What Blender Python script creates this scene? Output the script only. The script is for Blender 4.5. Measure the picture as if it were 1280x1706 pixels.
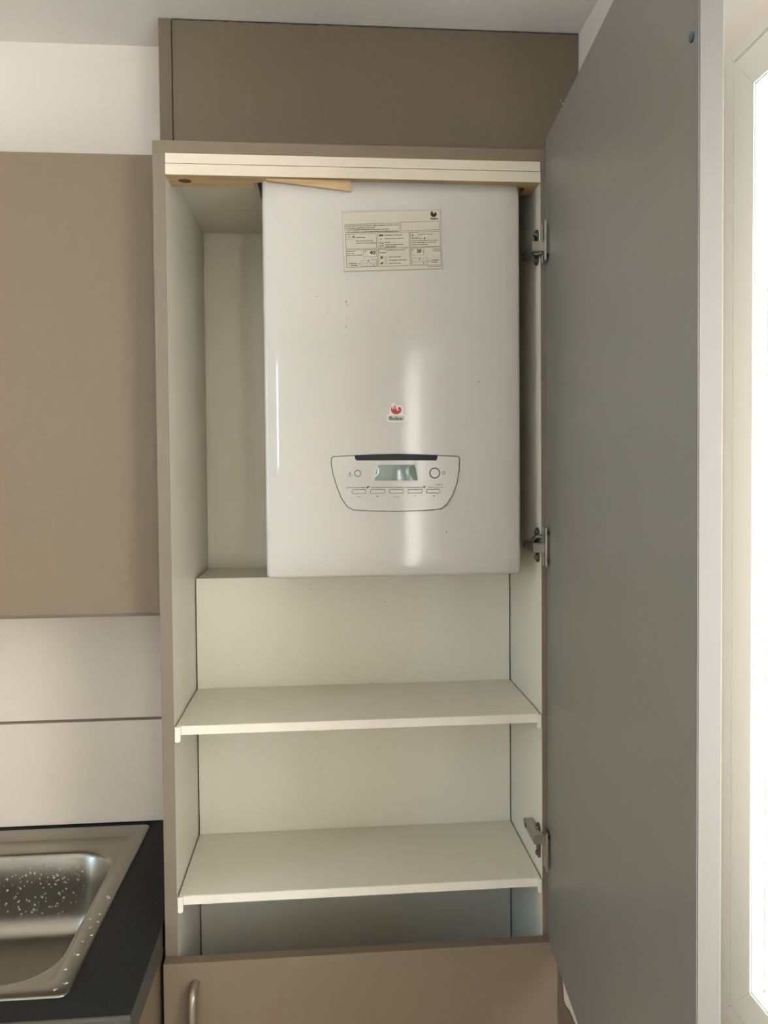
import bpy, bmesh, math, random
from mathutils import Vector, Matrix
for o in list(bpy.data.objects): bpy.data.objects.remove(o, do_unlink=True)
SC = bpy.context.scene
COL = SC.collection
H = 1.589                       # height of the eye above the floor; heights below are given from eye level
rnd = random.Random(7)

# ------------------------------------------------------------------ camera
cd = bpy.data.cameras.new('camera'); cam = bpy.data.objects.new('camera', cd); COL.objects.link(cam)
R = Vector((0.99652001, -0.08293993, -0.00829649)); U = Vector((0.01064471, 0.02791032, 0.99955375)); F = Vector((0.08267136, 0.99616363, -0.02869606))
cam.matrix_world = Matrix(((R.x, U.x, -F.x, 0.2298), (R.y, U.y, -F.y, -1.2103), (R.z, U.z, -F.z, H), (0, 0, 0, 1)))
cd.sensor_fit = 'VERTICAL'; cd.sensor_height = 36.0; cd.lens = 1328.193 / 1706 * 36.0
cd.shift_x = -11.67 / 1706; cd.shift_y = -34.0 / 1706; cd.clip_start = 0.02
SC.camera = cam
# ------------------------------------------------------------------ world, light, exposure
w = bpy.data.worlds.new('overcast_sky'); SC.world = w; w.use_nodes = True
wn = w.node_tree; bg = wn.nodes['Background']
_tc = wn.nodes.new('ShaderNodeTexCoord'); _sx = wn.nodes.new('ShaderNodeSeparateXYZ'); _mr = wn.nodes.new('ShaderNodeMapRange'); _mx = wn.nodes.new('ShaderNodeMix'); _mx.data_type = 'RGBA'
wn.links.new(_tc.outputs['Generated'], _sx.inputs[0]); wn.links.new(_sx.outputs[0], _mr.inputs[0])      # overcast sky, a little warmer towards the side of the sun (+x)
_mr.inputs[1].default_value = -.6; _mr.inputs[2].default_value = .8; wn.links.new(_mr.outputs[0], _mx.inputs[0])
_mx.inputs[6].default_value = (.46, .82, 1.25, 1); _mx.inputs[7].default_value = (1.0, 0.955, 0.885, 1); wn.links.new(_mx.outputs[2], bg.inputs[0])
_mz = wn.nodes.new('ShaderNodeMapRange'); wn.links.new(_sx.outputs[2], _mz.inputs[0]); wn.links.new(_mz.outputs[0], bg.inputs[1])      # ground outside below the horizon nearly as pale as the sky
_mz.inputs[1].default_value = -.45; _mz.inputs[2].default_value = .45; _mz.inputs[3].default_value = 15; _mz.inputs[4].default_value = 16
SC.view_settings.view_transform = 'Standard'; SC.view_settings.look = 'None'
SC.view_settings.gamma = 1; SC.view_settings.use_curve_mapping = False
SC.view_settings.exposure = 0.18
def portal(name, loc, rot, sx, sy):
    l = bpy.data.lights.new(name, 'AREA'); l.shape = 'RECTANGLE'; l.size = sx; l.size_y = sy
    l.cycles.is_portal = True
    o = bpy.data.objects.new(name, l); COL.objects.link(o); o.location = loc; o.rotation_euler = rot
XW = 0.715
W1 = (-1.62, -0.284, -0.67, 0.49)       # window_1 outer frame: y0, y1, z0, z1 on the right wall
W2 = (-3.10, -2.15, -1.50, 0.60)        # window_2 glazed door further along the right wall
W3 = (-1.00, -0.70, -0.05, 0.70)        # window_3 in the wall behind the camera: x0, x1, z0, z1
YF = -3.40
W4 = (-1.65, -1.10, -0.30, 0.60)        # fill_window_4 in the far left wall, unseen, added to light the open door cool: y0, y1, z0, z1
portal('daylight_portal', (XW + .19, (W1[0] + W1[1]) / 2, H + (W1[2] + W1[3]) / 2), (0, math.pi / 2, 0), W1[3] - W1[2], W1[1] - W1[0])
portal('daylight_portal', (XW + .19, (W2[0] + W2[1]) / 2, H + (W2[2] + W2[3]) / 2), (0, math.pi / 2, 0), W2[3] - W2[2], W2[1] - W2[0])
portal('daylight_portal', (-2.59, (W4[0] + W4[1]) / 2, H + (W4[2] + W4[3]) / 2), (0, -math.pi / 2, 0), W4[3] - W4[2], W4[1] - W4[0])
portal('daylight_portal', ((W3[0] + W3[1]) / 2, YF - .09, H + (W3[2] + W3[3]) / 2), (math.pi / 2, 0, 0), W3[1] - W3[0], W3[3] - W3[2])

# ------------------------------------------------------------------ materials
def srgb(r, g, b):
    f = lambda c: (c / 255 / 12.92) if c / 255 <= .04045 else ((c / 255 + .055) / 1.055) ** 2.4
    return (f(r), f(g), f(b), 1)
def mat(name, col, rough=.5, metal=0, noise=0, nscale=200, bump=0, bscale=300, spec=.5, coat=0, stretch=None, mott=None):
    m = bpy.data.materials.new(name); m.use_nodes = True; nt = m.node_tree; N = nt.nodes; L = nt.links
    b = N['Principled BSDF']; b.inputs['Roughness'].default_value = rough; b.inputs['Metallic'].default_value = metal
    b.inputs['Specular IOR Level'].default_value = spec; b.inputs['Coat Weight'].default_value = coat
    b.inputs['Base Color'].default_value = srgb(*col)
    tc = N.new('ShaderNodeTexCoord'); mp = N.new('ShaderNodeMapping'); L.new(tc.outputs['Object'], mp.inputs[0])
    if stretch: mp.inputs['Scale'].default_value = stretch
    last = None
    if noise:
        n = N.new('ShaderNodeTexNoise'); n.inputs['Scale'].default_value = nscale; n.inputs['Detail'].default_value = 5
        L.new(mp.outputs[0], n.inputs[0])
        mx = N.new('ShaderNodeMix'); mx.data_type = 'RGBA'
        c1 = [max(0, c - noise) for c in col]; c2 = [min(255, c + noise) for c in col]
        mx.inputs[6].default_value = srgb(*c1); mx.inputs[7].default_value = srgb(*c2)
        L.new(n.outputs[0], mx.inputs[0]); last = mx.outputs[2]
    if mott:                     # sparse tiny dark specks (dirt, old screw marks)
        v = N.new('ShaderNodeTexNoise'); v.inputs['Scale'].default_value = mott[0]; v.inputs['Detail'].default_value = 2
        L.new(mp.outputs[0], v.inputs[0])
        r = N.new('ShaderNodeMapRange'); r.inputs[1].default_value = mott[1]; r.inputs[2].default_value = mott[1] + .02
        L.new(v.outputs[0], r.inputs[0])
        m2 = N.new('ShaderNodeMix'); m2.data_type = 'RGBA'; L.new(r.outputs[0], m2.inputs[0])
        if last: L.new(last, m2.inputs[6])
        else: m2.inputs[6].default_value = srgb(*col)
        m2.inputs[7].default_value = srgb(*mott[2]); last = m2.outputs[2]
    if last: L.new(last, b.inputs['Base Color'])
    if bump:
        n = N.new('ShaderNodeTexNoise'); n.inputs['Scale'].default_value = bscale; n.inputs['Detail'].default_value = 3
        L.new(mp.outputs[0], n.inputs[0]); bp = N.new('ShaderNodeBump'); bp.inputs['Strength'].default_value = bump
        bp.inputs['Distance'].default_value = .002; L.new(n.outputs[0], bp.inputs['Height']); L.new(bp.outputs[0], b.inputs['Normal'])
    return m
M = {}
M['taupe'] = mat('taupe_laminate', (119, 104, 84), .42, noise=2, nscale=60, bump=.04, bscale=900, spec=.4)
M['door_cool'] = mat('taupe_door_cool_tint', (121, 117, 108), .4, noise=2, nscale=60, bump=.04, bscale=900, spec=.45)  # taupe laminate greyed so its colour carries the cool light on the open door
M['taupe_edge'] = mat('taupe_edge_band', (118, 105, 89), .4, noise=1)
M['door_edge'] = mat('door_edge_band', (97, 93, 87), .5, spec=.3)
M['white_mel'] = mat('white_melamine', (216, 209, 190), .42, noise=2, nscale=8, mott=(120, .80, (120, 112, 96)))
M['white_edge'] = mat('white_edge_band', (226, 216, 198), .45)
M['wall'] = mat('wall_paint', (232, 221, 206), .9, noise=3, nscale=6, bump=.15, bscale=60)
M['wall_plain'] = mat('room_paint', (226, 220, 210), .9, noise=3, nscale=4)
M['ceil'] = mat('ceiling_paint', (238, 232, 222), .95, noise=3, nscale=5, bump=.2, bscale=40)
M['floor'] = mat('floor_vinyl', (176, 166, 152), .5, noise=8, nscale=6)
M['splash'] = mat('splashback_laminate', (216, 203, 184), .33, noise=2, nscale=10)
M['enamel'] = mat('white_enamel', (194, 188, 178), .075, spec=.5, coat=.15, mott=(90, .83, (90, 85, 78)))
M['enamel_panel'] = mat('panel_plastic', (196, 190, 180), .10)
M['groove'] = mat('shadow_gap_plastic', (70, 62, 52), .6)
M['button'] = mat('button_plastic', (198, 193, 184), .25)
M['navy'] = mat('dark_blue_strip', (14, 18, 28), .35, spec=.3)
M['lcd'] = mat('lcd_glass', (112, 128, 118), .08, coat=1.0, noise=6, nscale=60)
M['ink'] = mat('black_ink', (38, 34, 30), .6)
M['grey_ink'] = mat('grey_ink', (112, 102, 88), .6)
M['paper'] = mat('sticker_paper', (200, 190, 170), .5, noise=2, nscale=30)
M['red'] = mat('badge_red', (170, 24, 38), .25)
M['badge'] = mat('badge_white', (222, 214, 202), .2)
M['badge_grey'] = mat('badge_silver', (186, 184, 172), .3)
M['worktop'] = mat('dark_stone_laminate', (12, 14, 11), .6, noise=30, nscale=260, bump=.1, bscale=500, spec=.25)
M['worktop_edge'] = mat('worktop_edge_band', (62, 60, 54), .4, noise=6, nscale=300)
M['steel'] = mat('brushed_steel', (158, 153, 141), .31, metal=1, noise=5, nscale=90, stretch=(1, 12, 1), bump=.03, bscale=600)
M['nickel'] = mat('nickel_hinge', (176, 172, 162), .32, metal=1)
M['nickel_d'] = mat('dark_hinge_steel', (104, 98, 90), .4, metal=1)
M['handle'] = mat('satin_handle', (150, 136, 120), .35, metal=.7)
M['rubber'] = mat('grey_bumper', (72, 78, 86), .5)
M['pvc'] = mat('white_pvc', (228, 226, 219), .35)
M['pvc_in'] = mat('window_bead_pvc', (236, 236, 230), .3)
M['batten'] = mat('painted_batten', (212, 199, 177), .55, noise=4, nscale=20, stretch=(.2, 1, 6))
M['plaster'] = mat('torn_plaster', (214, 202, 180), .9)
def pine():
    m = mat('bare_pine', (196, 150, 100), .6); nt = m.node_tree; N = nt.nodes; L = nt.links; b = N['Principled BSDF']
    tc = N.new('ShaderNodeTexCoord'); mp = N.new('ShaderNodeMapping'); mp.inputs['Scale'].default_value = (3, 40, 40)
    n = N.new('ShaderNodeTexNoise'); n.inputs['Scale'].default_value = 3; n.inputs['Detail'].default_value = 4; n.inputs['Distortion'].default_value = .6
    cr = N.new('ShaderNodeValToRGB'); cr.color_ramp.elements[0].position = .3; cr.color_ramp.elements[1].position = .7
    cr.color_ramp.elements[0].color = srgb(172, 140, 98); cr.color_ramp.elements[1].color = srgb(198, 170, 126)
    L.new(tc.outputs['Object'], mp.inputs[0]); L.new(mp.outputs[0], n.inputs[0]); L.new(n.outputs[0], cr.inputs[0]); L.new(cr.outputs[0], b.inputs['Base Color'])
    return m
M['pine'] = pine(); M['knot'] = mat('pine_knot', (92, 58, 32), .6, noise=14, nscale=300)
def glass_pane():
    m = bpy.data.materials.new('window_glass'); m.use_nodes = True; N = m.node_tree.nodes; L = m.node_tree.links
    N.remove(N['Principled BSDF']); t = N.new('ShaderNodeBsdfTransparent'); g = N.new('ShaderNodeBsdfGlossy'); g.inputs['Roughness'].default_value = .02
    f = N.new('ShaderNodeFresnel'); f.inputs[0].default_value = 1.45; mx = N.new('ShaderNodeMixShader')
    ge = N.new('ShaderNodeNewGeometry'); iv = N.new('ShaderNodeMath'); iv.operation = 'SUBTRACT'; iv.inputs[0].default_value = 1; L.new(ge.outputs['Backfacing'], iv.inputs[1])
    ml = N.new('ShaderNodeMath'); ml.operation = 'MULTIPLY'; L.new(f.outputs[0], ml.inputs[0]); L.new(iv.outputs[0], ml.inputs[1])
    L.new(ml.outputs[0], mx.inputs[0]); L.new(t.outputs[0], mx.inputs[1]); L.new(g.outputs[0], mx.inputs[2]); L.new(mx.outputs[0], N['Material Output'].inputs[0])
    return m
M['glass'] = glass_pane()
def sheer():
    m = bpy.data.materials.new('sheer_curtain'); m.use_nodes = True; N = m.node_tree.nodes; L = m.node_tree.links
    N.remove(N['Principled BSDF']); t = N.new('ShaderNodeBsdfTranslucent'); t.inputs[0].default_value = (.9, .89, .88, 1)
    g = N.new('ShaderNodeBsdfTransparent'); mx = N.new('ShaderNodeMixShader'); mx.inputs[0].default_value = .12
    L.new(t.outputs[0], mx.inputs[1]); L.new(g.outputs[0], mx.inputs[2]); L.new(mx.outputs[0], N['Material Output'].inputs[0])
    return m
M['sheer'] = sheer()
def water():
    m = mat('water', (214, 222, 216), .04); b = m.node_tree.nodes['Principled BSDF']; b.inputs['Transmission Weight'].default_value = .55; b.inputs['IOR'].default_value = 1.33
    return m
M['water'] = water()

# ------------------------------------------------------------------ helpers
def bx(bm, x0, x1, y0, y1, z0, z1, bev=0, mi=0):
    """axis-aligned box, heights from eye level"""
    r = bmesh.ops.create_cube(bm, size=1)
    vs = r['verts']
    for v in vs:
        v.co = Vector((x0 + (v.co.x + .5) * (x1 - x0), y0 + (v.co.y + .5) * (y1 - y0), z0 + (v.co.z + .5) * (z1 - z0) + H))
    fs = list({f for v in vs for f in v.link_faces})
    for f in fs: f.material_index = mi
    if bev:
        es = list({e for v in vs for e in v.link_edges})
        bmesh.ops.bevel(bm, geom=es, offset=bev, segments=2, affect='EDGES', profile=.6)
    return vs
def prism(bm, pts, y0, y1, mi=0, bev=0):
    """outline (x, z) extruded from y0 (front) to y1"""
    a = [bm.verts.new((x, y0, z + H)) for x, z in pts]; b = [bm.verts.new((x, y1, z + H)) for x, z in pts]
    f = bm.faces.new(a); f.material_index = mi; g = bm.faces.new(list(reversed(b))); g.material_index = mi
    n = len(pts)
    for i in range(n):
        q = bm.faces.new((a[i], b[i], b[(i + 1) % n], a[(i + 1) % n])); q.material_index = mi
    if bev:
        es = [e for e in f.edges]
        bmesh.ops.bevel(bm, geom=es, offset=bev, segments=2, affect='EDGES')
def tube(bm, pts, r, n=12, cap=True):
    rings = []
    for i, p in enumerate(pts):
        p = Vector(p); a = Vector(pts[max(i - 1, 0)]); b = Vector(pts[min(i + 1, len(pts) - 1)]); t = (b - a).normalized()
        u = t.orthogonal().normalized() if i == 0 else (pu - t * pu.dot(t)).normalized()
        pu = u; v = t.cross(u)
        rr = r[i] if isinstance(r, (list, tuple)) else r
        rings.append([bm.verts.new(p + (u * math.cos(k * 2 * math.pi / n) + v * math.sin(k * 2 * math.pi / n)) * rr) for k in range(n)])
    for i in range(len(rings) - 1):
        for k in range(n): bm.faces.new((rings[i][k], rings[i][(k + 1) % n], rings[i + 1][(k + 1) % n], rings[i + 1][k]))
    if cap: bm.faces.new(list(reversed(rings[0]))); bm.faces.new(rings[-1])
def root_of(o):
    while o.parent: o = o.parent
    return o
def obj(name, bm, mats, parent=None, smooth=False, origin=None, label=None):
    bmesh.ops.recalc_face_normals(bm, faces=bm.faces)
    me = bpy.data.meshes.new(name)
    if parent: org = Vector(root_of(parent)['_o'])
    elif origin is not None: org = Vector((origin[0], origin[1], origin[2] + H))
    else:
        xs = [v.co for v in bm.verts]; org = Vector(((min(v.x for v in xs) + max(v.x for v in xs)) / 2, (min(v.y for v in xs) + max(v.y for v in xs)) / 2, min(v.z for v in xs)))
    for v in bm.verts: v.co -= org
    bm.to_mesh(me); bm.free()
    for m in (mats if isinstance(mats, (list, tuple)) else [mats]): me.materials.append(M[m])
    if smooth:
        for p in me.polygons: p.use_smooth = True
        try: me.set_sharp_from_angle(angle=math.radians(smooth if smooth is not True else 40))
        except Exception: pass
    o = bpy.data.objects.new(name, me); COL.objects.link(o)
    if parent: o.parent = parent
    else: o.location = org; o['_o'] = tuple(org)
    if label: o['label'] = label
    return o
def thing(name, label, cat, loc, group=None):
    o = bpy.data.objects.new(name, None); COL.objects.link(o); o.location = (loc[0], loc[1], loc[2] + H)
    o['_o'] = tuple(o.location); o['label'] = label; o['category'] = cat; o.empty_display_size = .05
    if group: o['group'] = group
    return o
def tag(o, label, cat, group=None):
    o['label'] = label; o['category'] = cat
    if group: o['group'] = group
    return o
def struct(name, bm, m, parent=None, label=None):
    o = obj(name, bm, m, parent); o['kind'] = 'structure'
    if label: o['label'] = label
    return o
B = bmesh.new
def box(name, dims, m, parent=None, bev=0, **k):
    bm = B(); bx(bm, *dims, bev=bev); return obj(name, bm, m, parent, **k)

# ------------------------------------------------------------------ the room
ZC = 0.815; ZF = -H; XL = -2.5; YB = 0.378
bm = B(); bx(bm, XL - .1, XW + .1, YF - .1, YB + .1, ZF - .08, ZF); struct('floor', bm, 'floor', label='floor of the kitchen, below the frame')
bm = B(); bx(bm, XL - .1, XW + .1, YF - .1, YB + .1, ZC, ZC + .1); struct('ceiling', bm, 'ceil', label='white painted ceiling above the cabinets')
bm = B(); bx(bm, XL - .1, XW + .1, YB, YB + .1, ZF, ZC); struct('wall_back', bm, 'wall', label='white painted wall above the left wall cabinet')
bm = B()
for d in ((YF, W4[0], ZF, ZC), (W4[1], YB, ZF, ZC), (W4[0], W4[1], ZF, W4[2]), (W4[0], W4[1], W4[3], ZC)): bx(bm, XL - .1, XL, *d)
struct('wall_left', bm, 'wall_plain', label='painted wall at the far left of the room')
def holed(bm, horiz, a0, a1, t0, t1, holes):
    """wall along an axis with rectangular holes (a0,a1,z0,z1), holes sorted along the axis"""
    def put(p0, p1, z0, z1):
        if p1 - p0 < 1e-4 or z1 - z0 < 1e-4: return
        if horiz: bx(bm, p0, p1, t0, t1, z0, z1)
        else: bx(bm, t0, t1, p0, p1, z0, z1)
    cur = a0
    for h in holes:
        put(cur, h[0], ZF, ZC); put(h[0], h[1], ZF, h[2]); put(h[0], h[1], h[3], ZC); cur = h[1]
    put(cur, a1, ZF, ZC)
g = .006
bm = B(); holed(bm, False, YF, YB, XW, XW + .17, [(W2[0] + g, W2[1] - g, W2[2] + g, W2[3] - g), (W1[0] + g, W1[1] - g, W1[2] + g, W1[3] - g)])
struct('wall_right', bm, 'wall', label='white painted side wall that holds the window')
bm = B(); holed(bm, True, XL, XW, YF - .1, YF, [(W3[0] + g, W3[1] - g, W3[2] + g, W3[3] - g)])
struct('wall_front', bm, 'wall_plain', label='painted wall behind the camera')
def frame_x(bm, y0, y1, z0, z1, x0, x1, wd, bev=.0015):
    """rectangular frame in the wall plane with mitred corners; x0 is the room side"""
    o = [(y0, z0), (y1, z0), (y1, z1), (y0, z1)]; n = [(y0 + wd, z0 + wd), (y1 - wd, z0 + wd), (y1 - wd, z1 - wd), (y0 + wd, z1 - wd)]
    for k in range(4):
        q = [o[k], o[(k + 1) % 4], n[(k + 1) % 4], n[k]]
        cy = sum(p[0] for p in q) / 4; cz = sum(p[1] for p in q) / 4
        q = [(p[0] + (.0002 if p[0] < cy else -.0002), p[1] + (.0002 if p[1] < cz else -.0002)) for p in q]
        a = [bm.verts.new((x0, y, z + H)) for y, z in q]; b = [bm.verts.new((x1, y, z + H)) for y, z in q]
        f = bm.faces.new(a); bm.faces.new(list(reversed(b)))
        for i in range(4): bm.faces.new((a[i], b[i], b[(i + 1) % 4], a[(i + 1) % 4]))
        if bev: bmesh.ops.bevel(bm, geom=[f.edges[0], f.edges[2]], offset=bev, segments=2, affect='EDGES')
def window_x(name, Wd, label, mull=()):
    y0, y1, z0, z1 = Wd
    e = bpy.data.objects.new(name, None); COL.objects.link(e); e.location = (XW, (y0 + y1) / 2, z0 + H); e['_o'] = tuple(e.location); e['kind'] = 'structure'; e['label'] = label
    bm = B(); frame_x(bm, y0, y1, z0, z1, .711, .730, .0195)
    obj('casing_edge', bm, 'pvc', e)
    bm = B(); frame_x(bm, y0 + .0205, y1 - .0205, z0 + .0205, z1 - .0205, .7095, .726, .0465, .002)
    obj('casing', bm, 'pvc', e)
    bm = B(); frame_x(bm, y0 + .0600, y1 - .0600, z0 + .0600, z1 - .0600, .7262, .840, .0100, .001)
    obj('reveal_lining', bm, 'pvc_in', e)
    bm = B(); frame_x(bm, y0 + .0600, y1 - .0600, z0 + .0600, z1 - .0600, .840, .880, .055, .003)
    obj('window_sash', bm, 'pvc_in', e)
    bm = B(); bx(bm, .858, .862, y0 + .10, y1 - .10, z0 + .10, z1 - .10); obj('window_pane', bm, 'glass', e)
    for a in mull:
        bm = B(); bx(bm, .7285, .748, a - .03, a + .03, z0 + .083, z1 - .083, .002); obj('mullion', bm, 'pvc', e)
    return e
window_x('window_1', W1, 'white plastic framed window on the side wall at the right edge')
w2 = window_x('window_2', W2, 'white glazed door further along the side wall, out of the frame')
bm = B(); pr_ = []
for k in range(161):
    y = W2[0] - .05 + (W2[1] - W2[0] + .1) * k / 160; pr_.append((.675 + .014 * math.sin(k * .62) + .008 * math.sin(k * .23 + 1), y))
lo = [bm.verts.new((x, y, -1.55 + H)) for x, y in pr_]; hi = [bm.verts.new((x, y, .60 + H)) for x, y in pr_]
for k in range(160): bm.faces.new((lo[k], lo[k + 1], hi[k + 1], hi[k]))
obj('net_curtain', bm, 'sheer', w2, smooth=True)
e = bpy.data.objects.new('window_3', None); COL.objects.link(e); e.location = ((W3[0] + W3[1]) / 2, YF, W3[2] + H); e['_o'] = tuple(e.location); e['kind'] = 'structure'; e['label'] = 'white framed window in the wall behind the camera'
bm = B()
for d in ((W3[0], W3[1], W3[3] - .06, W3[3]), (W3[0], W3[1], W3[2], W3[2] + .06), (W3[0], W3[0] + .06, W3[2] + .06, W3[3] - .06), (W3[1] - .06, W3[1], W3[2] + .06, W3[3] - .06)):
    bx(bm, d[0], d[1], YF - .05, YF + .01, d[2], d[3], .003)
obj('window_sash', bm, 'pvc', e)
bm = B(); bx(bm, W3[0] + .03, W3[1] - .03, YF - .03, YF - .026, W3[2] + .03, W3[3] - .03); obj('window_pane', bm, 'glass', e)

e = bpy.data.objects.new('fill_window_4', None); COL.objects.link(e); e.location = (XL, (W4[0] + W4[1]) / 2, W4[2] + H); e['_o'] = tuple(e.location); e['kind'] = 'structure'; e['label'] = 'unseen white framed window added in the far left wall for cool fill light'
bm = B(); frame_x(bm, W4[0], W4[1], W4[2], W4[3], XL - .07, XL + .01, .05)
obj('window_sash', bm, 'pvc', e)
bm = B(); bx(bm, XL - .04, XL - .036, W4[0] + .03, W4[1] - .03, W4[2] + .03, W4[3] - .03); obj('window_pane', bm, 'glass', e)

# ------------------------------------------------------------------ tall cabinet with the open door
TC = thing('tall_cabinet', 'tall taupe cabinet with open door, white inside, housing the boiler above two shelves', 'cabinet', (.282, .18, -H))
ZT = .468; ZB = -1.44; DB = .37
def gable(x0, x1, inner):
    bm = B(); bx(bm, x0, x1, .0012, DB, ZB, ZT - .0002)
    for f in bm.faces:
        n = f.normal if f.normal.length else Vector((0, 0, 0)); f.normal_update(); n = f.normal
        f.material_index = 1 if n.x * inner > .5 else 0
    p = obj('side_panel', bm, ['taupe', 'white_mel'], TC)
    box('front_edge', (x0, x1, 0, .0012, ZB, ZT - .0002), 'taupe_edge', p)
    return p
gable(-.018, 0, 1); gable(.564, .582, -1)
bm = B(); bx(bm, -.018, .582, 0, DB, ZT, ZT + .018, .0006); obj('top_panel', bm, 'taupe', TC)
bm = B(); bx(bm, 0.0002, .127, .053, DB, .4594, .4678); bx(bm, .127, .5638, .20, DB, .4594, .4678); bx(bm, .5455, .5638, .058, .20, .4594, .4678)
obj('inner_ceiling', bm, 'white_mel', TC)
box('recess_back', (0.0005, .5635, .3715, .3765, -.30, .4594), 'white_mel', TC)
# the lower back panel stands forward of the recess, with dark joints at its sides
bm = B(); bx(bm, .0022, .5618, .210, .2185, -.875, -.1905, .0006); obj('back_panel', bm, 'white_mel', TC)
bm = B(); bx(bm, .0022, .553, .2105, .2185, -1.43, -.8765, .0006); obj('back_panel', bm, 'white_mel', TC)
bm = B(); bx(bm, .0005, .5635, .2192, .2225, -1.43, -.1925); obj('joint_backing', bm, 'groove', TC)
box('box_out_top', (.0022, .5618, .2225, .371, -.1985, -.1925), 'white_mel', TC)
box('bottom_panel', (0.0002, .5638, .005, DB, ZB, ZB + .018), 'white_mel', TC)
for s, (z, x0, x1) in enumerate(((-.3853, .0022, .5618), (-.6455, .0022, .5618))):
    t = .0135
    bm = B(); bx(bm, x0, x1, .0052, .2092, z - .0 - t, z, .0004); sh = obj('shelf', bm, 'white_mel', TC)
    box('front_edge', (.0095, .5605, .0032, .0050, z - t, z - .0001), 'white_edge', sh)
    for sx in (0, 1):
        bm = B(); xa = .0011 if not sx else .5560
        pts = [(xa, z - .0005), (xa + .0085, z - .0005), (xa + .0085, z - .0205), (xa + .0065, z - .0235), (xa + .0015, z - .0235), (xa, z - .0215)]
        if sx: pts = [(.5622 - .0044, z - .0005), (.5628, z - .0005), (.5628, z - .019), (.5615, z - .0215), (.5575, z - .0215), (.5565, z - .019)]
        prism(bm, pts, -.0018, .0030, bev=.0006); obj('shelf_clip', bm, 'white_edge', sh)
# tall door, opened almost square to the front
AN = .0759; HX, HY = .5717, -.004; DW = .596
ddir = Vector((-math.sin(AN), -math.cos(AN), 0)); dn = Vector((math.cos(AN), -math.sin(AN), 0))
def dpt(t, z, off): p = Vector((HX, HY, 0)) + ddir * t + dn * off; return Vector((p.x, p.y, z + H))
def dbox(bm, t0, t1, z0, z1, o0, o1, bev=0):
    vs = []
    r = bmesh.ops.create_cube(bm, size=1)
    for v in r['verts']:
        v.co = dpt(t0 + (v.co.x + .5) * (t1 - t0), z0 + (v.co.z + .5) * (z1 - z0), o0 + (v.co.y + .5) * (o1 - o0))
    if bev:
        es = list({e for v in r['verts'] for e in v.link_edges}); bmesh.ops.bevel(bm, geom=es, offset=bev, segments=2, affect='EDGES')
bm = B(); dbox(bm, 0, DW - .0012, -.7385, .5000, 0, .0185, .0006); door = obj('door', bm, 'door_cool', TC, label='tall taupe door, swung open towards the viewer')
bm = B(); dbox(bm, DW - .0012, DW, -.7385, .5000, 0.0003, .0182); obj('edge_band', bm, 'door_edge', door)
bm = B()
rings = []
for rr, oo in ((.0042, 0), (.0042, -.0012), (.0030, -.0020)):
    rings.append([bm.verts.new(dpt(.5806 + rr * math.cos(a * math.pi / 8), .3441 + rr * math.sin(a * math.pi / 8), oo)) for a in range(16)])
for i in range(2):
    for k in range(16): bm.faces.new((rings[i][k], rings[i][(k + 1) % 16], rings[i + 1][(k + 1) % 16], rings[i + 1][k]))
bm.faces.new(rings[-1]); obj('door_bumper', bm, 'rubber', door, label='small dark bumper near the top of the open door')
# hinges: cup flange on the door, cranked arm, winged plate on the gable
def hinge(zc, arm_dz, tilt):
    bm = B(); dbox(bm, .001, .020, zc - .029, zc + .029, -.0066, -.0048, .0007)
    hg = obj('hinge', bm, 'nickel', TC, label='nickel concealed hinge between side panel and open door')
    bm = B(); dbox(bm, .002, .019, zc - .019, zc + .019, -.0047, -.0001, .0006); obj('hinge_cup', bm, 'nickel_d', hg)
    bm = B(); sg = 1 if tilt else -1             # curved link between arm and cup
    tube(bm, [(.5650, -.004, zc + H + sg * .013), (.5590, .000, zc + H + sg * .015), (.5545, .006, zc + H + sg * .011), (.5540, .012, zc + arm_dz + H)], [.0036, .0042, .0044, .0040], 10)
    obj('hinge_link', bm, 'nickel_d', hg, smooth=True)
    bm = B(); za = zc + arm_dz                   # arm: box with a tapered tail
    prof = [(-.012, .0072), (.010, .0072), (.034, .0060), (.056, .0058)]
    rings = []
    for y, hh in prof:
        rings.append([bm.verts.new((x, y, za + H + z)) for x, z in ((.5478, -hh), (.5478, hh), (.5610 if y > 0 else .5645, hh), (.5610 if y > 0 else .5645, -hh))])
    for i in range(3):
        for k in range(4): bm.faces.new((rings[i][k], rings[i][(k + 1) % 4], rings[i + 1][(k + 1) % 4], rings[i + 1][k]))
    bm.faces.new(rings[0]); bm.faces.new(list(reversed(rings[-1])))
    bmesh.ops.bevel(bm, geom=list(bm.edges), offset=.0007, segments=2, affect='EDGES')
    obj('hinge_arm', bm, 'nickel', hg)
    bm = B(); tube(bm, [(.5466, .040, za + H), (.5478, .040, za + H)], .0032, 10); obj('adjusting_screw', bm, 'nickel_d', hg)
    bm = B()                                     # plate with two rounded wings
    for sg in (-1, 1):
        c = []
        for k in range(13):
            a = math.pi * k / 12; c.append((.018 + .0085 * math.cos(a), zc + sg * (.019 + .0085 * math.sin(a))))
        c = [(.018 + .0085, zc)] + c + [(.018 - .0085, zc)]
        a_ = [bm.verts.new((.5612, y, z + H)) for y, z in c]; b_ = [bm.verts.new((.5638, y, z + H)) for y, z in c]
        bm.faces.new(a_); bm.faces.new(list(reversed(b_)))
        for i in range(len(c)): bm.faces.new((a_[i], b_[i], b_[(i + 1) % len(c)], a_[(i + 1) % len(c)]))
        tube(bm, [(.5580, .018, zc + sg * .020 + H), (.5612, .018, zc + sg * .020 + H)], [.0034, .0042], 12)
    obj('mounting_plate', bm, 'nickel_d', hg)
hinge(.342, -.0055, 0); hinge(-.1215, -.002, 1); hinge(-.592, .014, 1)
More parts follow.
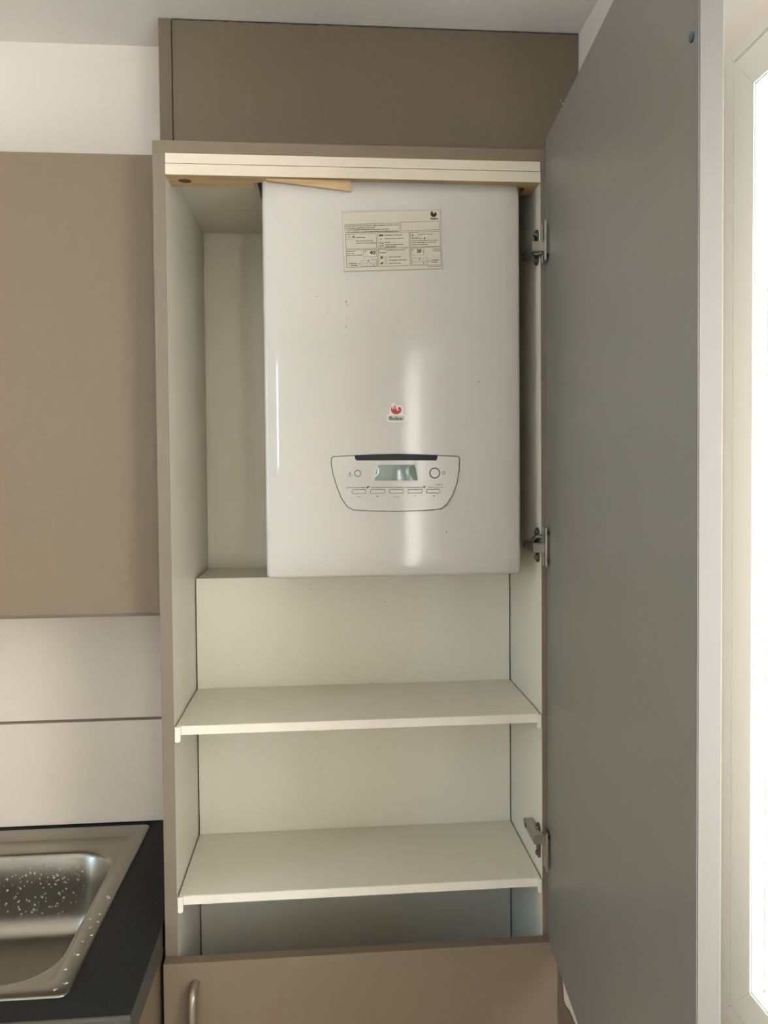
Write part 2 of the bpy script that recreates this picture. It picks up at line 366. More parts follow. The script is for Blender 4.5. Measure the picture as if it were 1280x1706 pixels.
# lower door and its bow handle
bm = B(); bx(bm, -.0175, .5815, -.0210, -.0022, -1.42, -.7345, .0008); d2 = obj('lower_door', bm, 'taupe', TC, label='closed taupe lower door with bow handle')
bm = B(); X0 = .0285
pts = [(X0 + .0010, -.0205, H - .7655), (X0 + .0006, -.030, H - .7665), (X0, -.0385, H - .7705), (X0 - .0008, -.0435, H - .778), (X0 - .0010, -.0455, H - .788), (X0 - .001, -.0455, H - .86), (X0 - .001, -.0455, H - .906), (X0 - .0008, -.0435, H - .916), (X0, -.0385, H - .9235), (X0 + .0006, -.030, H - .9275), (X0 + .001, -.0205, H - .9285)]
tube(bm, pts, [.0064, .0066, .0070, .0070, .0067, .0065, .0067, .0070, .0070, .0066, .0064], 14)
obj('handle', bm, 'handle', d2, smooth=60, label='satin metal bow handle')

# ------------------------------------------------------------------ filler panels above and beside the cabinet
FP = thing('filler_panel', 'taupe boxing panels closing the gap between cabinet top and ceiling', 'panel', (.32, .30, .4945))
box('front_panel', (-.0362, XW - .001, .2785, .2965, .487, .8128), 'taupe', FP)
box('side_panel', (-.0600, -.0378, .2765, .3775, .4950, .8135), 'taupe', FP)
bm = B()                                        # ragged top joint
n = 60
for i in range(n):
    x = -.035 + (XW - .002 + .035) * i / n; x2 = -.035 + (XW - .002 + .035) * (i + 1) / n; hh = .0012 + .0012 * rnd.random()
    bx(bm, x, x2, .2775, .2785, .8142 - hh, .8146)
obj('ragged_joint', bm, 'groove', FP)
SF = thing('side_filler', 'taupe filler strip between tall cabinet and side wall, behind the open door', 'panel', (.65, .05, -H + .001))
box('front_panel', (.5835, XW - .001, .045, .061, -1.588, .486), 'taupe', SF)
bm = B(); prism(bm, [(.6090, -.840), (.6105, -.8693), (.6140, -.8805), (.6195, -.8870), (.6245, -.8985), (.6305, -.9130), (.6340, -.935), (.672, -.935), (.672, -.80), (.616, -.80)], .041, .0448); obj('plaster_patch', bm, 'plaster', SF, label='torn cream patch')

# ------------------------------------------------------------------ battens across the opening
UB = box('wooden_batten', (.0004, .5636, -.0004, .030, .4528, .4676), 'batten', bev=.0006)
tag(UB, 'upper cream painted batten directly under the taupe cabinet top', 'batten', 'battens across the cabinet opening')
LB = thing('wooden_batten', 'lower cream painted batten with bare pine underside and a knot', 'batten', (.28, .02, .4358), 'battens across the cabinet opening')
outl = [(.0004, .0000), (.5636, .0000), (.5636, .0570), (.5465, .0570), (.5465, .0265), (.1285, .0265), (.1275, .0520), (.0004, .0525)]
bm = B(); lo = [bm.verts.new((x, y, .4362 + H)) for x, y in outl]; hi = [bm.verts.new((x, y, .4515 + H)) for x, y in outl]
bm.faces.new(lo); bm.faces.new(list(reversed(hi)))
for i in range(8): bm.faces.new((lo[i], hi[i], hi[(i + 1) % 8], lo[(i + 1) % 8]))
obj('pine_core', bm, 'pine', LB)
box('painted_face', (.0004, .5636, -.0014, -.0001, .4358, .4517), 'batten', LB, bev=.0003)
bm = B(); a_ = [bm.verts.new((.0245 + .0100 * math.cos(k * math.pi / 8), .0255 + .0085 * math.sin(k * math.pi / 8), .43605 + H)) for k in range(16)]; bm.faces.new(a_)
obj('wood_knot', bm, 'knot', LB)
bm = B(); a_ = [(.1480, .4358), (.2739, .4358), (.2739, .4196), (.210, .4235)]
prism(bm, [(.146, .4356), (.2739, .4356), (.2739, .4190), (.1480, .4330)], .006, .0255, bev=.0004)
tag(obj('wood_wedge', bm, 'pine'), 'thin pine wedge under the batten above the boiler label', 'wedge')

# ------------------------------------------------------------------ boiler
BO = thing('wall_boiler', 'white enamelled wall boiler hanging in the tall cabinet', 'boiler', (.337, .2, -.167))
bx0, bx1, bz0, bz1, by, byb = .1397, .5349, -.1668, .4560, .0080, .3700
def lin(a, b, n): return [a + (b - a) * i / n for i in range(n + 1)]
def spacing(a, b, e, n):      # dense near both ends
    return sorted(set([round(v, 6) for v in lin(a, a + .006, 6) + lin(a + .006, a + e, 14) + lin(a + e, b - e, n) + lin(b - e, b - .006, 14) + lin(b - .006, b, 6)]))
xs = spacing(bx0, bx1, .045, 24); zs = spacing(bz0, bz1, .055, 30)
def fall(d, w, a, r=.005):
    v = 0
    if d < w: t = 1 - d / w; v += a * t * t
    if d < r: v += r - math.sqrt(max(0, r * r - (r - d) ** 2))
    return v
bm = B(); grid = []
for z in zs:
    row = []
    for x in xs:
        dy = fall(x - bx0, .030, .0045) + fall(bx1 - x, .030, .0045) + fall(z - bz0, .036, .006) + fall(bz1 - z, .055, .016)
        # slight crown of the pressed steel and its lower waist
        dy += .0016 * (2 * abs((x - (bx0 + bx1) / 2) / (bx1 - bx0))) ** 2
        xx, zz = x, z                            # round the lower corners
        rc = .006
        for cx in (bx0, bx1):
            sx = 1 if cx == bx0 else -1
            if (x - cx) * sx < rc and z - bz0 < rc:
                ccx, ccz = cx + sx * rc, bz0 + rc; dx, dz = x - ccx, z - ccz; m_ = max(abs(dx), abs(dz)); l_ = math.hypot(dx, dz)
                if l_ > 1e-9: xx = ccx + dx * m_ / l_; zz = ccz + dz * m_ / l_
        row.append(bm.verts.new((xx, by + dy, zz + H)))
    grid.append(row)
for j in range(len(zs) - 1):
    for i in range(len(xs) - 1): bm.faces.new((grid[j][i], grid[j][i + 1], grid[j + 1][i + 1], grid[j + 1][i]))
per = grid[0] + [r[-1] for r in grid[1:]] + list(reversed(grid[-1]))[1:] + [r[0] for r in reversed(grid[1:-1])]
back = [bm.verts.new((v.co.x, byb, v.co.z)) for v in per]
for i in range(len(per)): bm.faces.new((per[i], per[(i + 1) % len(per)], back[(i + 1) % len(per)], back[i]))
bm.faces.new(back)
obj('casing', bm, 'enamel', BO, smooth=50)
def P(x, y, s=4.923, ox=530, oy=650):
    """shape drawn on the boiler front: crop coordinates of my sketch -> metres on the front plane"""
    u, v = ox + x / s, oy + y / s
    d = F + R * (u - 651.67) / 1328.193 - U * (v - 819.01) / 1328.193; t = (by - .001 + 1.2103) / d.y
    return (0.2298 + d.x * t, d.z * t)
CPo = [(107, 556), (105, 600), (120, 690), (150, 790), (190, 890), (235, 955), (285, 985), (370, 991), (460, 995), (640, 998), (850, 992), (1010, 978), (1060, 940), (1110, 860), (1145, 760), (1160, 660), (1165, 560), (1152, 541), (980, 532), (810, 525), (640, 522), (470, 525), (300, 533), (125, 542)]
cp = [P(*q) for q in CPo]
cxm = sum(p[0] for p in cp) / len(cp); czm = sum(p[1] for p in cp) / len(cp)
def inset(pts, d):
    out = []; n = len(pts)
    for i in range(n):
        a = Vector(pts[i - 1]); b = Vector(pts[i]); c = Vector(pts[(i + 1) % n]); t1 = (b - a).normalized(); t2 = (c - b).normalized(); t = (t1 + t2).normalized()
        nn = Vector((-t.y, t.x)); k = 1 / max(.5, nn.dot(Vector((-t1.y, t1.x))))
        p = b + nn * d * k
        if (Vector((cxm, czm)) - b).length < (Vector((cxm, czm)) - p).length and d > 0: p = b - nn * d * k
        out.append((p.x, p.y))
    return out
bm = B(); prism(bm, cp, by - .0006, by + .004); CP = obj('control_panel', bm, 'groove', BO)
bm = B(); prism(bm, inset(cp, .0012), by - .0016, by + .001, bev=.0006); obj('panel_face', bm, 'enamel_panel', CP)
YP = by - .0016                                  # panel face plane
def rr(x0, x1, z0, z1, r, left=True, right=True, n=6):
    pts = []
    for cx, cz, a0, rad in ((x1 - (r if right is True else right), z1, 0, right), (x0, z1, 90, left), (x0, z0, 180, left), (x1, z0, 270, right)):
        q = r if rad is True else rad
        ccx = x1 - q if a0 in (0, 270) else x0 + q; ccz = z1 - q if a0 in (0, 90) else z0 + q
        for k in range(n + 1):
            a = math.radians(a0 + 90 * k / n); pts.append((ccx + q * math.cos(a), ccz + q * math.sin(a)))
    return pts
bm = B(); s_ = [P(300, 533), (P(640, 524)), P(981, 532), P(978, 560), P(968, 577), P(640, 575), P(315, 577), P(303, 560)]
prism(bm, s_, YP - .0008, YP + .0005, bev=.0003); obj('dark_strip', bm, 'navy', CP)
# display: slightly domed trapezoid window
bm = B(); q0 = [P(488, 612), P(800, 612), P(822, 740), P(455, 742)]
nx, nz = 16, 6; gd = []
for j in range(nz + 1):
    row = []
    for i in range(nx + 1):
        a, b = i / nx, j / nz
        tx = q0[0][0] * (1 - a) + q0[1][0] * a; tz = q0[0][1] * (1 - a) + q0[1][1] * a
        ux = q0[3][0] * (1 - a) + q0[2][0] * a; uz = q0[3][1] * (1 - a) + q0[2][1] * a
        row.append(bm.verts.new((tx * (1 - b) + ux * b, YP - .0004 - .0030 * math.sin(math.pi * a) ** .6 * (.4 + .6 * math.sin(math.pi * b)), tz * (1 - b) + uz * b + H)))
    gd.append(row)
for j in range(nz):
    for i in range(nx): bm.faces.new((gd[j][i], gd[j + 1][i], gd[j + 1][i + 1], gd[j][i + 1]))
obj('display', bm, 'lcd', CP, smooth=60)
bm = B(); o_ = [P(478, 604), P(810, 604), P(832, 750), P(445, 752)]; prism(bm, o_, YP - .00055, YP + .0004, bev=.0003); obj('display_surround', bm, 'button', CP)
def ring_button(cx, cy, rad, name='button'):
    c = P(cx, cy); r1 = rad / 4.923 / 1328 * 1.222
    bm = B(); prism(bm, [(c[0] + r1 * 1.10 * math.cos(k * math.pi / 12), c[1] + r1 * 1.10 * math.sin(k * math.pi / 12)) for k in range(24)], YP - .0002, YP + .0003, mi=1)
    prism(bm, [(c[0] + r1 * .88 * math.cos(k * math.pi / 12), c[1] + r1 * .88 * math.sin(k * math.pi / 12)) for k in range(24)], YP - .0012, YP + .0003, mi=0, bev=.0004)
    return obj(name, bm, ['button', 'groove'], CP)
ring_button(326, 683, 25); ring_button(957, 680, 41)
for i, (xa, xb, za, zb) in enumerate(((277, 393, 814, 849), (430, 549, 813, 848), (584, 702, 813, 847), (737, 855, 812, 847), (889, 1004, 811, 845))):
    a = P(xa, za); b = P(xb, zb); x0, x1, z1, z0 = a[0], b[0], a[1], b[1]
    z0, z1 = (P((xa + xb) / 2, zb)[1], P((xa + xb) / 2, za)[1]); hh = (z1 - z0) / 2 - .00001
    l = hh if i == 0 else .0008; r_ = hh if i == 4 else .0008; g_ = .0007
    bm = B(); prism(bm, rr(x0, x1, z0, z1, .001, l, r_), YP - .0002, YP + .0003, mi=1)
    prism(bm, rr(x0 + g_, x1 - g_, z0 + g_, z1 - g_, .001, max(l - g_, .0004), max(r_ - g_, .0004)), YP - .0012, YP + .0003, mi=0, bev=.0003)
    obj('button', bm, ['button', 'groove'], CP)

# flat print: text turned into meshes
_tc = {}
def glyphs(s):
    if s in _tc: return _tc[s]
    c = bpy.data.curves.new('t', 'FONT'); c.body = s; c.size = 1; c.resolution_u = 3; o = bpy.data.objects.new('t', c); COL.objects.link(o)
    me = bpy.data.meshes.new_from_object(o.evaluated_get(bpy.context.evaluated_depsgraph_get()))
    V = [(v.co.x, v.co.y) for v in me.vertices]; Fc = [tuple(p.vertices) for p in me.polygons]
    bpy.data.objects.remove(o, do_unlink=True); bpy.data.curves.remove(c); bpy.data.meshes.remove(me)
    x0 = min(v[0] for v in V); x1 = max(v[0] for v in V)
    _tc[s] = ([(v[0] - x0, v[1]) for v in V], Fc, x1 - x0); return _tc[s]
def put_text(bm, s, fn, x, z, w, h, y, mi=0, bold=0):
    """text with left baseline (x,z), fitted to width w and cap height h in local units, fn maps local to (X,Z)"""
    V, Fc, wd = glyphs(s)
    for ox in ([0] if not bold else [-bold, 0, bold]):
        vs = [bm.verts.new((fn(x + a / wd * w + ox, z + b / .7 * h)[0], y, fn(x + a / wd * w + ox, z + b / .7 * h)[1] + H)) for a, b in V]
        for f in Fc:
            try: q = bm.faces.new([vs[i] for i in f]); q.material_index = mi
            except ValueError: pass
def quad(bm, fn, x0, z0, x1, z1, y, mi=0):
    vs = [bm.verts.new((fn(a, b)[0], y, fn(a, b)[1] + H)) for a, b in ((x0, z0), (x1, z0), (x1, z1), (x0, z1))]; f = bm.faces.new(vs); f.material_index = mi
def poly(bm, fn, pts, y, mi=0):
    vs = [bm.verts.new((fn(a, b)[0], y, fn(a, b)[1] + H)) for a, b in pts]; f = bm.faces.new(vs); f.material_index = mi
# print on the control panel (local units = sketch pixels, z upward = -y)
fnp = lambda x, z: P(x, -z)
bm = B(); yp = YP - .00012
quad(bm, fnp, 228, -801, 395, -797, yp, 0); quad(bm, fnp, 435, -800, 860, -795, yp, 0); quad(bm, fnp, 893, -798, 945, -794, yp, 0)
put_text(bm, 'RESET', fnp, 241, -709, 44, 9, yp, 0); poly(bm, fnp, [(262, -672), (270, -683), (262, -694), (254, -683)], yp, 0); quad(bm, fnp, 247, -697, 277, -695, yp, 0)
put_text(bm, 'mode', fnp, 614, -880, 56, 12, yp, 0); put_text(bm, '-', fnp, 325, -879, 22, 20, yp, 1, 1); put_text(bm, '+', fnp, 480, -880, 18, 16, yp, 1, 1)
put_text(bm, '-', fnp, 786, -876, 20, 20, yp, 1, 1); put_text(bm, '+', fnp, 942, -877, 17, 16, yp, 1, 1)
put_text(bm, 'THEMA', fnp, 960, -781, 68, 12, yp, 0); put_text(bm, 'CONDENS', fnp, 950, -801, 82, 9, yp, 0); put_text(bm, 'F', fnp, 1042, -800, 10, 9, yp, 0)
for k in range(3):
    quad(bm, fnp, 864, -788 - k * 7, 880, -784 - k * 7, yp, 0); quad(bm, fnp, 864 + k * 6, -803, 868 + k * 6, -784, yp, 0)
poly(bm, fnp, [(402, -806), (400, -795), (406, -788), (416, -786), (425, -790), (427, -797), (422, -795), (416, -794), (411, -798), (409, -807)], yp, 1)
for k in range(20):
    a, b = 2 * math.pi * k / 20, 2 * math.pi * (k + 1) / 20
    poly(bm, fnp, [(1032 + 13 * math.cos(a), -677 + 13 * math.sin(a)), (1032 + 13 * math.cos(b), -677 + 13 * math.sin(b)), (1032 + 8 * math.cos(b), -677 + 8 * math.sin(b)), (1032 + 8 * math.cos(a), -677 + 8 * math.sin(a))], yp, 0)
quad(bm, fnp, 1078, -678, 1086, -674, yp, 0)
obj('panel_print', bm, ['grey_ink', 'ink'], CP)

def marks(name, spots, yy, m, parent, rad=.0007):
    bm = B()
    for u, v in spots:
        d = F + R * (u - 651.67) / 1328.193 - U * (v - 819.01) / 1328.193; t = (yy + 1.2103) / d.y; cx, cz = 0.2298 + d.x * t, d.z * t; r0 = rad * rnd.uniform(.6, 1.3)
        bm.faces.new([bm.verts.new((cx + r0 * rnd.uniform(.6, 1.2) * math.cos(k * math.pi / 4), yy, cz + H + r0 * rnd.uniform(.6, 1.6) * math.sin(k * math.pi / 4))) for k in range(8)])
    o = obj(name, bm, m, parent); o['kind'] = 'stuff'; return o
marks('dirt_marks', [(577, 503), (578, 508), (578, 530), (577, 545), (577, 558), (528, 494), (547, 520), (811, 487), (798, 636), (744, 887)], by - .0004, 'grey_ink', BO, .0009)
marks('dirt_marks', [(513, 978), (518, 975), (517, 981), (636, 1000), (642, 1002), (588, 1055), (433, 1090), (438, 1091), (665, 1563), (360, 1568)], .2096, 'grey_ink', TC, .0007)
marks('dirt_marks', [(934, 168), (938, 173)], .2780, 'wall_plain', FP, .0016)
# brand badge (sketch units: 25.6 per pixel from (635,662))
fnb = lambda x, z: P(x, -z, 25.6, 635, 662)
def emblem(bm, f, y, mi):
    body = [(420, -520), (430, -600), (470, -660), (540, -710), (640, -733), (740, -715), (820, -665), (868, -590), (872, -510), (850, -450), (800, -410), (745, -415), (715, -455), (715, -505), (745, -540), (775, -535), (740, -560), (690, -560), (655, -525), (600, -520), (520, -520)]
    poly(bm, f, body, y, mi)
    for k in range(4):
        x = 450 + k * 55
        poly(bm, f, [(x - 22, -525), (x + 26, -525), (x - 0 + k * 4, -430 + k * 14), (x - 30 + k * 8 + 5, -395 + k * 6 + (40 if k == 0 else 0) + k * 18)], y, mi)
    poly(bm, f, [(640, -530), (668, -520), (600, -370), (540, -300), (560, -360)], y, mi)
bm = B()
outer = [(220, -860), (235, -780), (290, -725), (385, -690), (375, -600), (370, -480), (410, -360), (470, -270), (530, -215), (590, -260), (640, -350), (700, -365), (760, -325), (840, -340), (920, -400), (940, -500), (930, -620), (905, -700), (1010, -740), (1080, -800), (1085, -900), (1060, -990), (1010, -1045), (800, -1080), (640, -1085), (480, -1080), (290, -1050), (240, -1000), (222, -930)]
pts = [fnb(*q) for q in outer]
prism(bm, pts, by - .0020, by + .004, bev=.0005); BD = obj('brand_badge', bm, 'badge', BO, label='small badge with red winged emblem reading Bulex')
bm = B(); poly(bm, fnb, [(270, -870), (290, -790), (400, -770), (640, -775), (880, -770), (1010, -790), (1035, -880), (1010, -985), (850, -1010), (640, -1015), (430, -1010), (295, -985)], by - .00210, 0)
obj('badge_plate', bm, 'badge_grey', BD)
bm = B(); emblem(bm, fnb, by - .00215, 0); obj('badge_emblem', bm, 'red', BD)
bm = B(); put_text(bm, 'Bulex', fnb, 360, -968, 560, 160, by - .00225, 0, bold=6); obj('badge_lettering', bm, 'ink', BD)

# instruction label
La = math.atan2(.0063, .1506); LW, LH = .1507, .0886; LY = by - .0006
def fnl(x, z):
    """local units: sketch crop pixels x 0..873, z 0..-520"""
    a, b = x / 873 * LW, z / 520 * LH
    return (.2593 + a * math.cos(La) - b * math.sin(La) * .75, .3881 + a * math.sin(La) + b * math.cos(La))
bm = B(); prism(bm, [fnl(0, -525), fnl(873, -525), fnl(873, 0), fnl(0, 0)], LY, by + .0045); IL = obj('instruction_label', bm, 'paper', BO, label='cream printed instruction label with small boxes of text')
bm = B(); yl = LY - .00025
def rect(x0, z0, x1, z1, t=3, mi=0):
    quad(bm, fnl, x0, z0, x1, z0 - t, yl, mi); quad(bm, fnl, x0, z1 + t, x1, z1, yl, mi); quad(bm, fnl, x0, z0, x0 + t, z1, yl, mi); quad(bm, fnl, x1 - t, z0, x1, z1, yl, mi)
rect(0, 0, 873, -524, 2)
rect(22, -108, 508, -185); rect(516, -100, 860, -178)
rect(25, -195, 298, -328); rect(308, -190, 588, -325); rect(595, -190, 864, -325)
rect(25, -335, 298, -490); rect(308, -332, 588, -490); rect(595, -330, 864, -490)
def tx(s, x, z, w, h=9, mi=1, bold=1.0): put_text(bm, s, fnl, x, z, w, h, yl, mi, bold)
tx('In deze map bevinden zich verdere uitleg en gegevens die dienen voor', 34, -128, 465, 9)
tx('de verbruiker bij gebruik van het toestel.', 34, -148, 258, 9)
tx('Lees de handleiding aandachtig alvorens uw toestel te gebruiken.', 40, -163, 372, 9)
tx('Voor aanduiding en gebruik raadpleeg dienst aan de klant van uw regio.', 40, -181, 455, 8)
rect(32, -200, 108, -245, 2); tx('Aan/Uit-knop', 116, -230, 80)
for k in range(12):
    a, b = 2 * math.pi * k / 12, 2 * math.pi * (k + 1) / 12
    poly(bm, fnl, [(58 + 13 * math.cos(a), -222 + 13 * math.sin(a)), (58 + 13 * math.cos(b), -222 + 13 * math.sin(b)), (58 + 10 * math.cos(b), -222 + 10 * math.sin(b)), (58 + 10 * math.cos(a), -222 + 10 * math.sin(a))], yl, 0)
quad(bm, fnl, 88, -212, 102, -230, yl, 0)
tx('Druk op de knop om het', 116, -262, 150); tx('toestel aan en uit te schakelen', 116, -282, 176)
quad(bm, fnl, 322, -206, 338, -222, yl, 2); quad(bm, fnl, 342, -206, 356, -222, yl, 2)
tx('Aanduiding van de functies', 370, -218, 158); tx('Waterdruk in het systeem', 370, -248, 165)
tx('Storing', 370, -281, 46); tx('+ Enkel voor toestellen met boiler', 370, -303, 165); tx('gevuld systeem', 370, -320, 96)
poly(bm, fnl, [(328, -252), (346, -252), (337, -236)], yl, 0); poly(bm, fnl, [(320, -285), (336, -285), (328, -268)], yl, 0); quad(bm, fnl, 340, -280, 358, -290, yl, 0); quad(bm, fnl, 322, -303, 362, -311, yl, 0)
rect(600, -196, 668, -240, 2); put_text(bm, 'i', fnl, 616, -228, 5, 22, yl, 2, 1.5); tx('In geval van storing', 676, -218, 120)
tx('Druk op de toets', 608, -253, 92); poly(bm, fnl, [(716, -256), (732, -256), (724, -238)], yl, 2)
tx('om uw verwarming. Als de storing', 608, -273, 230); tx('op het display blijft, contacteer uw', 608, -290, 212); tx('dienst na verkoop', 608, -309, 140)
tx('Temperatuur', 30, -352, 78); tx('zwart water', 30, -370, 70); tx('enkel voor toestel', 30, -387, 136)
rect(176, -338, 292, -400, 2); put_text(bm, '40', fnl, 232, -380, 50, 34, yl, 2, 1.4); quad(bm, fnl, 192, -350, 200, -358, yl, 2)
tx('Temperatuur', 46, -459, 72); tx('instelling', 66, -477, 56); put_text(bm, '+', fnl, 132, -468, 14, 14, yl, 2, 1.4)
rect(155, -428, 292, -485, 2); rect(165, -450, 215, -466, 2); rect(230, -450, 285, -466, 2); quad(bm, fnl, 214, -434, 222, -444, yl, 2); quad(bm, fnl, 258, -471, 264, -480, yl, 2)
rect(314, -338, 378, -366, 2); rect(318, -366, 374, -376, 2); tx('Keuzeknop van de functies', 386, -350, 164)
for k in range(4): quad(bm, fnl, 328, -398 - k * 6, 348, -402 - k * 6, yl, 2)
quad(bm, fnl, 360, -407, 386, -410, yl, 0); tx('enkel verwarming', 402, -411, 106)
quad(bm, fnl, 364, -425, 384, -428, yl, 0); quad(bm, fnl, 364, -444, 384, -447, yl, 0); tx('verwarming + warm water', 402, -439, 154)
poly(bm, fnl, [(326, -470), (330, -456), (344, -450), (352, -458), (342, -460), (338, -470)], yl, 2); quad(bm, fnl, 360, -464, 386, -467, yl, 0); tx('enkel warm water', 402, -467, 106)
rect(603, -338, 716, -398, 2); put_text(bm, '30', fnl, 650, -378, 40, 34, yl, 2, 1.4); quad(bm, fnl, 612, -348, 620, -356, yl, 2); quad(bm, fnl, 708, -352, 711, -380, yl, 0)
tx('Temperatuur', 790, -352, 72); tx('verwarming', 794, -368, 68)
rect(600, -422, 742, -482, 2); rect(606, -445, 660, -462, 2); rect(676, -445, 735, -462, 2); quad(bm, fnl, 668, -428, 676, -438, yl, 2); quad(bm, fnl, 705, -466, 711, -476, yl, 2)
put_text(bm, '+', fnl, 750, -459, 14, 14, yl, 2, 1.4); tx('Temperatuur', 774, -449, 74); tx('instelling', 774, -467, 56)
tx('0020097245-00 10.07', 742, -506, 124, 7)
obj('label_print', bm, ['grey_ink', 'grey_ink', 'ink'], IL)
bm = B()
fe = lambda x, z: fnl(785 + (x - 420) / 8.4, -5 + (z + 240) / 8.4)
poly(bm, fe, [(420, -520), (430, -600), (470, -660), (540, -710), (640, -733), (740, -715), (820, -665), (868, -590), (872, -510), (850, -430), (790, -380), (730, -400), (690, -520), (655, -525), (600, -400), (540, -270), (470, -340), (430, -430)], yl - .0001, 0)
put_text(bm, 'Bulex', fnl, 787, -85, 64, 16, yl - .0001, 0, 2)
obj('label_emblem', bm, 'ink', IL)

# ------------------------------------------------------------------ left: wall cabinet, splashback, worktop, sink, base unit
WC = thing('wall_cabinet', 'taupe wall cabinet with plain door to the left of the tall cabinet', 'cabinet', (-.45, .23, -.2350))
bm = B(); bx(bm, -.90, -.0195, .0975, .3775, -.2255, .4935); obj('carcass', bm, 'taupe', WC)
bm = B(); bx(bm, -.90, -.0195, .0780, .0968, -.2262, .4940, .0008); obj('door', bm, 'taupe', WC)
bm = B(); bx(bm, -.90, -.0195, .0975, .3770, -.2340, -.2262); obj('bottom_panel', bm, 'taupe_edge', WC)
SB = thing('splashback', 'cream laminate splashback panels above the sink with a horizontal joint', 'splashback', (-.75, .375, -.687))
XR = -.0195
bm = B(); bx(bm, -1.5, XR, .3705, .3775, -.4815, -.2350, .001); obj('splash_panel', bm, 'splash', SB)
bm = B(); bx(bm, -1.5, XR, .3705, .3775, -.6872, -.4870, .001); obj('splash_panel', bm, 'splash', SB)
bm = B(); bx(bm, -1.5, XR, .3745, .3777, -.4868, -.4817); obj('joint_strip', bm, 'taupe', SB)
WT = thing('worktop', 'dark stone-effect worktop around the sink, left of the tall cabinet', 'worktop', (-.75, .09, -.727))
zt, zl = -.689, -.727; X1 = -.0228; Y0 = -.199; Y1 = .3775
sx0, sx1, sy0, sy1 = -.603, -.127, -.140, .345
bm = B()
bx(bm, -1.5, sx0, Y0 + .004, Y1, zl, zt); bx(bm, sx1, X1, Y0 + .004, Y1, zl, zt); bx(bm, sx0, sx1, Y0 + .004, sy0, zl, zt); bx(bm, sx0, sx1, sy1, Y1, zl, zt)
obj('worktop_slab', bm, 'worktop', WT)
bm = B(); n = 6; pr = [(Y0 + .004, zt)] + [(Y0 + .004 - .004 * math.sin(k * math.pi / 2 / n), zt - .004 + .004 * math.cos(k * math.pi / 2 / n)) for k in range(1, n + 1)] + [(Y0, zl), (Y0 + .004, zl)]
a_ = [bm.verts.new((-1.5, y, z + H)) for y, z in pr]; b_ = [bm.verts.new((X1, y, z + H)) for y, z in pr]
bm.faces.new(a_); bm.faces.new(list(reversed(b_)))
for i in range(len(pr)): bm.faces.new((a_[i], b_[i], b_[(i + 1) % len(pr)], a_[(i + 1) % len(pr)]))
obj('front_edge', bm, 'worktop_edge', WT, smooth=50)
bm = B(); bx(bm, X1, X1 + .0010, Y0, -.0002, zl, zt + .0003, .0003); obj('end_edge', bm, 'worktop_edge', WT)

SK = thing('kitchen_sink', 'stainless steel inset sink with water drops in the dark worktop', 'sink', (-.365, .10, -.689))
def rloop(x0, x1, y0, y1, r, z, n=10, m=10):
    pts = []
    cs = ((x1 - r, y1 - r, 0), (x0 + r, y1 - r, 90), (x0 + r, y0 + r, 180), (x1 - r, y0 + r, 270))
    for ci in range(4):
        cx, cy, a0 = cs[ci]
        for k in range(n + 1):
            a = math.radians(a0 + 90 * k / n); pts.append(Vector((cx + r * math.cos(a), cy + r * math.sin(a), z + H)))
        nx_, ny_, na = cs[(ci + 1) % 4]; e = Vector((nx_ + r * math.cos(math.radians(na)), ny_ + r * math.sin(math.radians(na)), z + H)); s0 = pts[-1].copy()
        for k in range(1, m): pts.append(s0.lerp(e, k / m))
    return pts
z0 = -.6890
loops = [rloop(-.6150, -.1150, -.1530, .3560, .012, z0 + .0002), rloop(-.6145, -.1155, -.1525, .3555, .012, z0 + .0014), rloop(-.6125, -.1175, -.1505, .3535, .011, z0 + .0024),
         rloop(-.592, -.1400, -.1245, .3090, .012, z0 + .0024), rloop(-.590, -.1425, -.1220, .3060, .012, z0 + .0010), rloop(-.5875, -.1445, -.1190, .3010, .012, z0 - .0020), rloop(-.585, -.1450, -.117, .288, .022, z0 - .0026),
         rloop(-.5830, -.1462, -.1160, .2740, .060, z0 - .0026), rloop(-.580, -.1480, -.1140, .2690, .068, z0 - .0032), rloop(-.577, -.1510, -.1115, .2640, .070, z0 - .0060), rloop(-.5750, -.1540, -.1090, .2600, .070, z0 - .012),
         rloop(-.571, -.1580, -.1050, .2560, .070, z0 - .060), rloop(-.567, -.1620, -.1010, .2520, .070, z0 - .105), rloop(-.560, -.169, -.094, .245, .066, z0 - .128), rloop(-.545, -.184, -.079, .230, .060, z0 - .142), rloop(-.52, -.209, -.054, .205, .050, z0 - .148), rloop(-.42, -.31, .05, .12, .03, z0 - .151)]
bm = B(); vl = [[bm.verts.new(p) for p in l] for l in loops]; nn = len(vl[0])
for i in range(len(vl) - 1):
    for k in range(nn): bm.faces.new((vl[i][k], vl[i][(k + 1) % nn], vl[i + 1][(k + 1) % nn], vl[i + 1][k]))
bm.faces.new(vl[-1])
cand = []
bm.faces.ensure_lookup_table(); bm.normal_update()
for f in bm.faces:
    c = f.calc_center_median()
    cand.append((c.copy(), f.calc_area(), [v.co.copy() for v in f.verts]))
bowl = obj('sink_basin', bm, 'steel', SK, smooth=50)
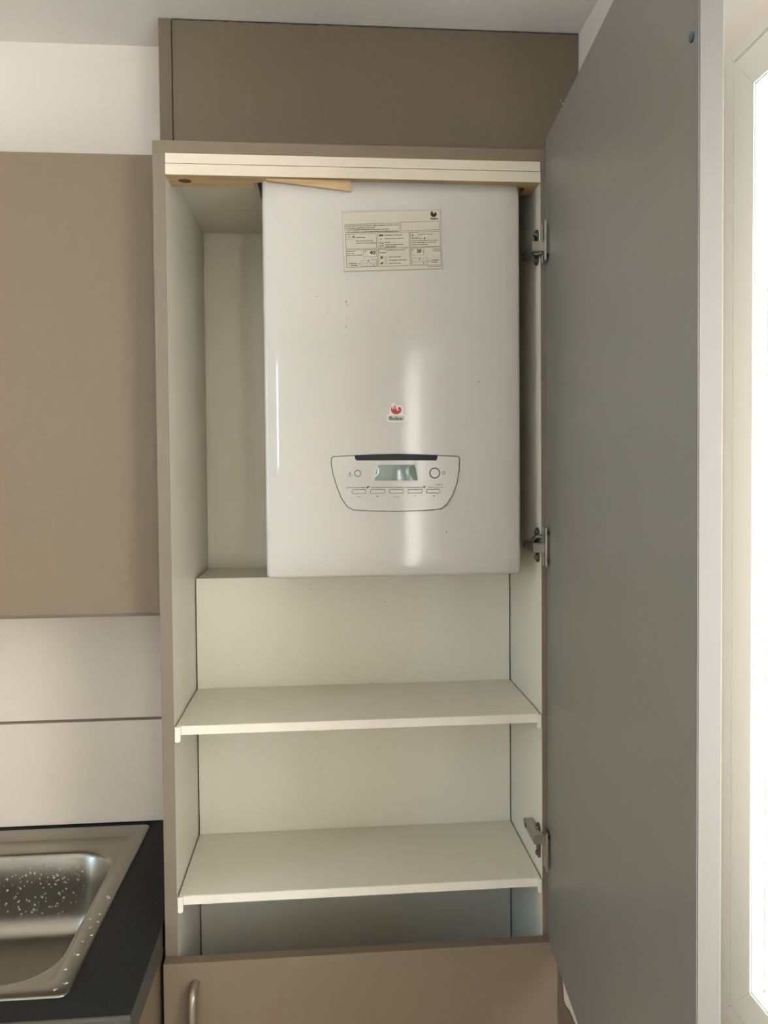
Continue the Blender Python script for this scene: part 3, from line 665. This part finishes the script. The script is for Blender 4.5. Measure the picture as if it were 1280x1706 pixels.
# water drops: on the far wall of the bowl and on the rim
bm = B(); cnt = 0
def drop(p, nrm, r, squash=.35):
    nrm = nrm.normalized(); u = nrm.orthogonal().normalized(); v = nrm.cross(u); s1, s2 = r * rnd.uniform(.8, 1.3), r * rnd.uniform(.7, 1.1)
    top = bm.verts.new(p + nrm * r * squash * 1.15); r1 = []; r2 = []
    for k in range(8):
        a = k * math.pi / 4
        r1.append(bm.verts.new(p + (u * math.cos(a) * s1 + v * math.sin(a) * s2) * .6 + nrm * r * squash * .85)); r2.append(bm.verts.new(p + u * math.cos(a) * s1 + v * math.sin(a) * s2 + nrm * .00005))
    for k in range(8):
        bm.faces.new((top, r1[k], r1[(k + 1) % 8])); bm.faces.new((r1[k], r2[k], r2[(k + 1) % 8], r1[(k + 1) % 8]))
    bm.faces.new(list(reversed(r2)))
cen = Vector((-.36, .08, H - .70))
for _ in range(170):                               # far wall
    x = rnd.gauss(-.30, .055); zz = rnd.uniform(-.02, -.125) + z0; y = .2558 - ( -.060 - (zz - z0)) * -.0886
    if not -.50 < x < -.19: continue
    drop(Vector((x, .2600 + (zz - z0 + .012) * .0886 * 1.0 - .0004, zz + H)), Vector((0, -1, .09)), rnd.uniform(.0010, .0024), .6)
for _ in range(26):                                # right wall and lip
    y = rnd.uniform(-.03, .13); drop(Vector((-.1620 + rnd.uniform(0, .003), y, z0 - .09 + H)), Vector((-1, 0, .1)), rnd.uniform(.001, .002), .5)
for _ in range(30):
    if rnd.random() < .65: x, y = rnd.uniform(-.138, -.119), rnd.uniform(-.14, .20)
    else: x, y = rnd.uniform(-.34, -.15), rnd.uniform(.312, .345)
    drop(Vector((x, y, z0 + .0024 + H)), Vector((0, 0, 1)), rnd.uniform(.0012, .0030), .35)
dr = obj('water_drops', bm, 'water', SK, smooth=True); dr['kind'] = 'stuff'

BU = thing('base_cabinet', 'taupe base cabinet under the dark worktop beside the lower door', 'cabinet', (-.45, .1, -1.49))
box('side_panel', (-.0420, -.0240, -.150, .36, -1.49, -.7275), 'taupe', BU)
box('carcass', (-.90, -.0425, -.150, .36, -1.49, -.86), 'taupe', BU)
bm = B(); bx(bm, -.62, -.0245, -.1695, -.1508, -1.48, -.7305, .0008); obj('door', bm, 'taupe', BU)
# plinths so that the cabinets stand on the floor
box('plinth', (-.90, -.030, -.10, -.085, -1.589, -1.4905), 'taupe_edge', BU)
box('plinth', (0, .560, .03, .045, -1.589, -1.4405), 'taupe_edge', TC)
for o in bpy.data.objects:
    if '_o' in o: del o['_o']
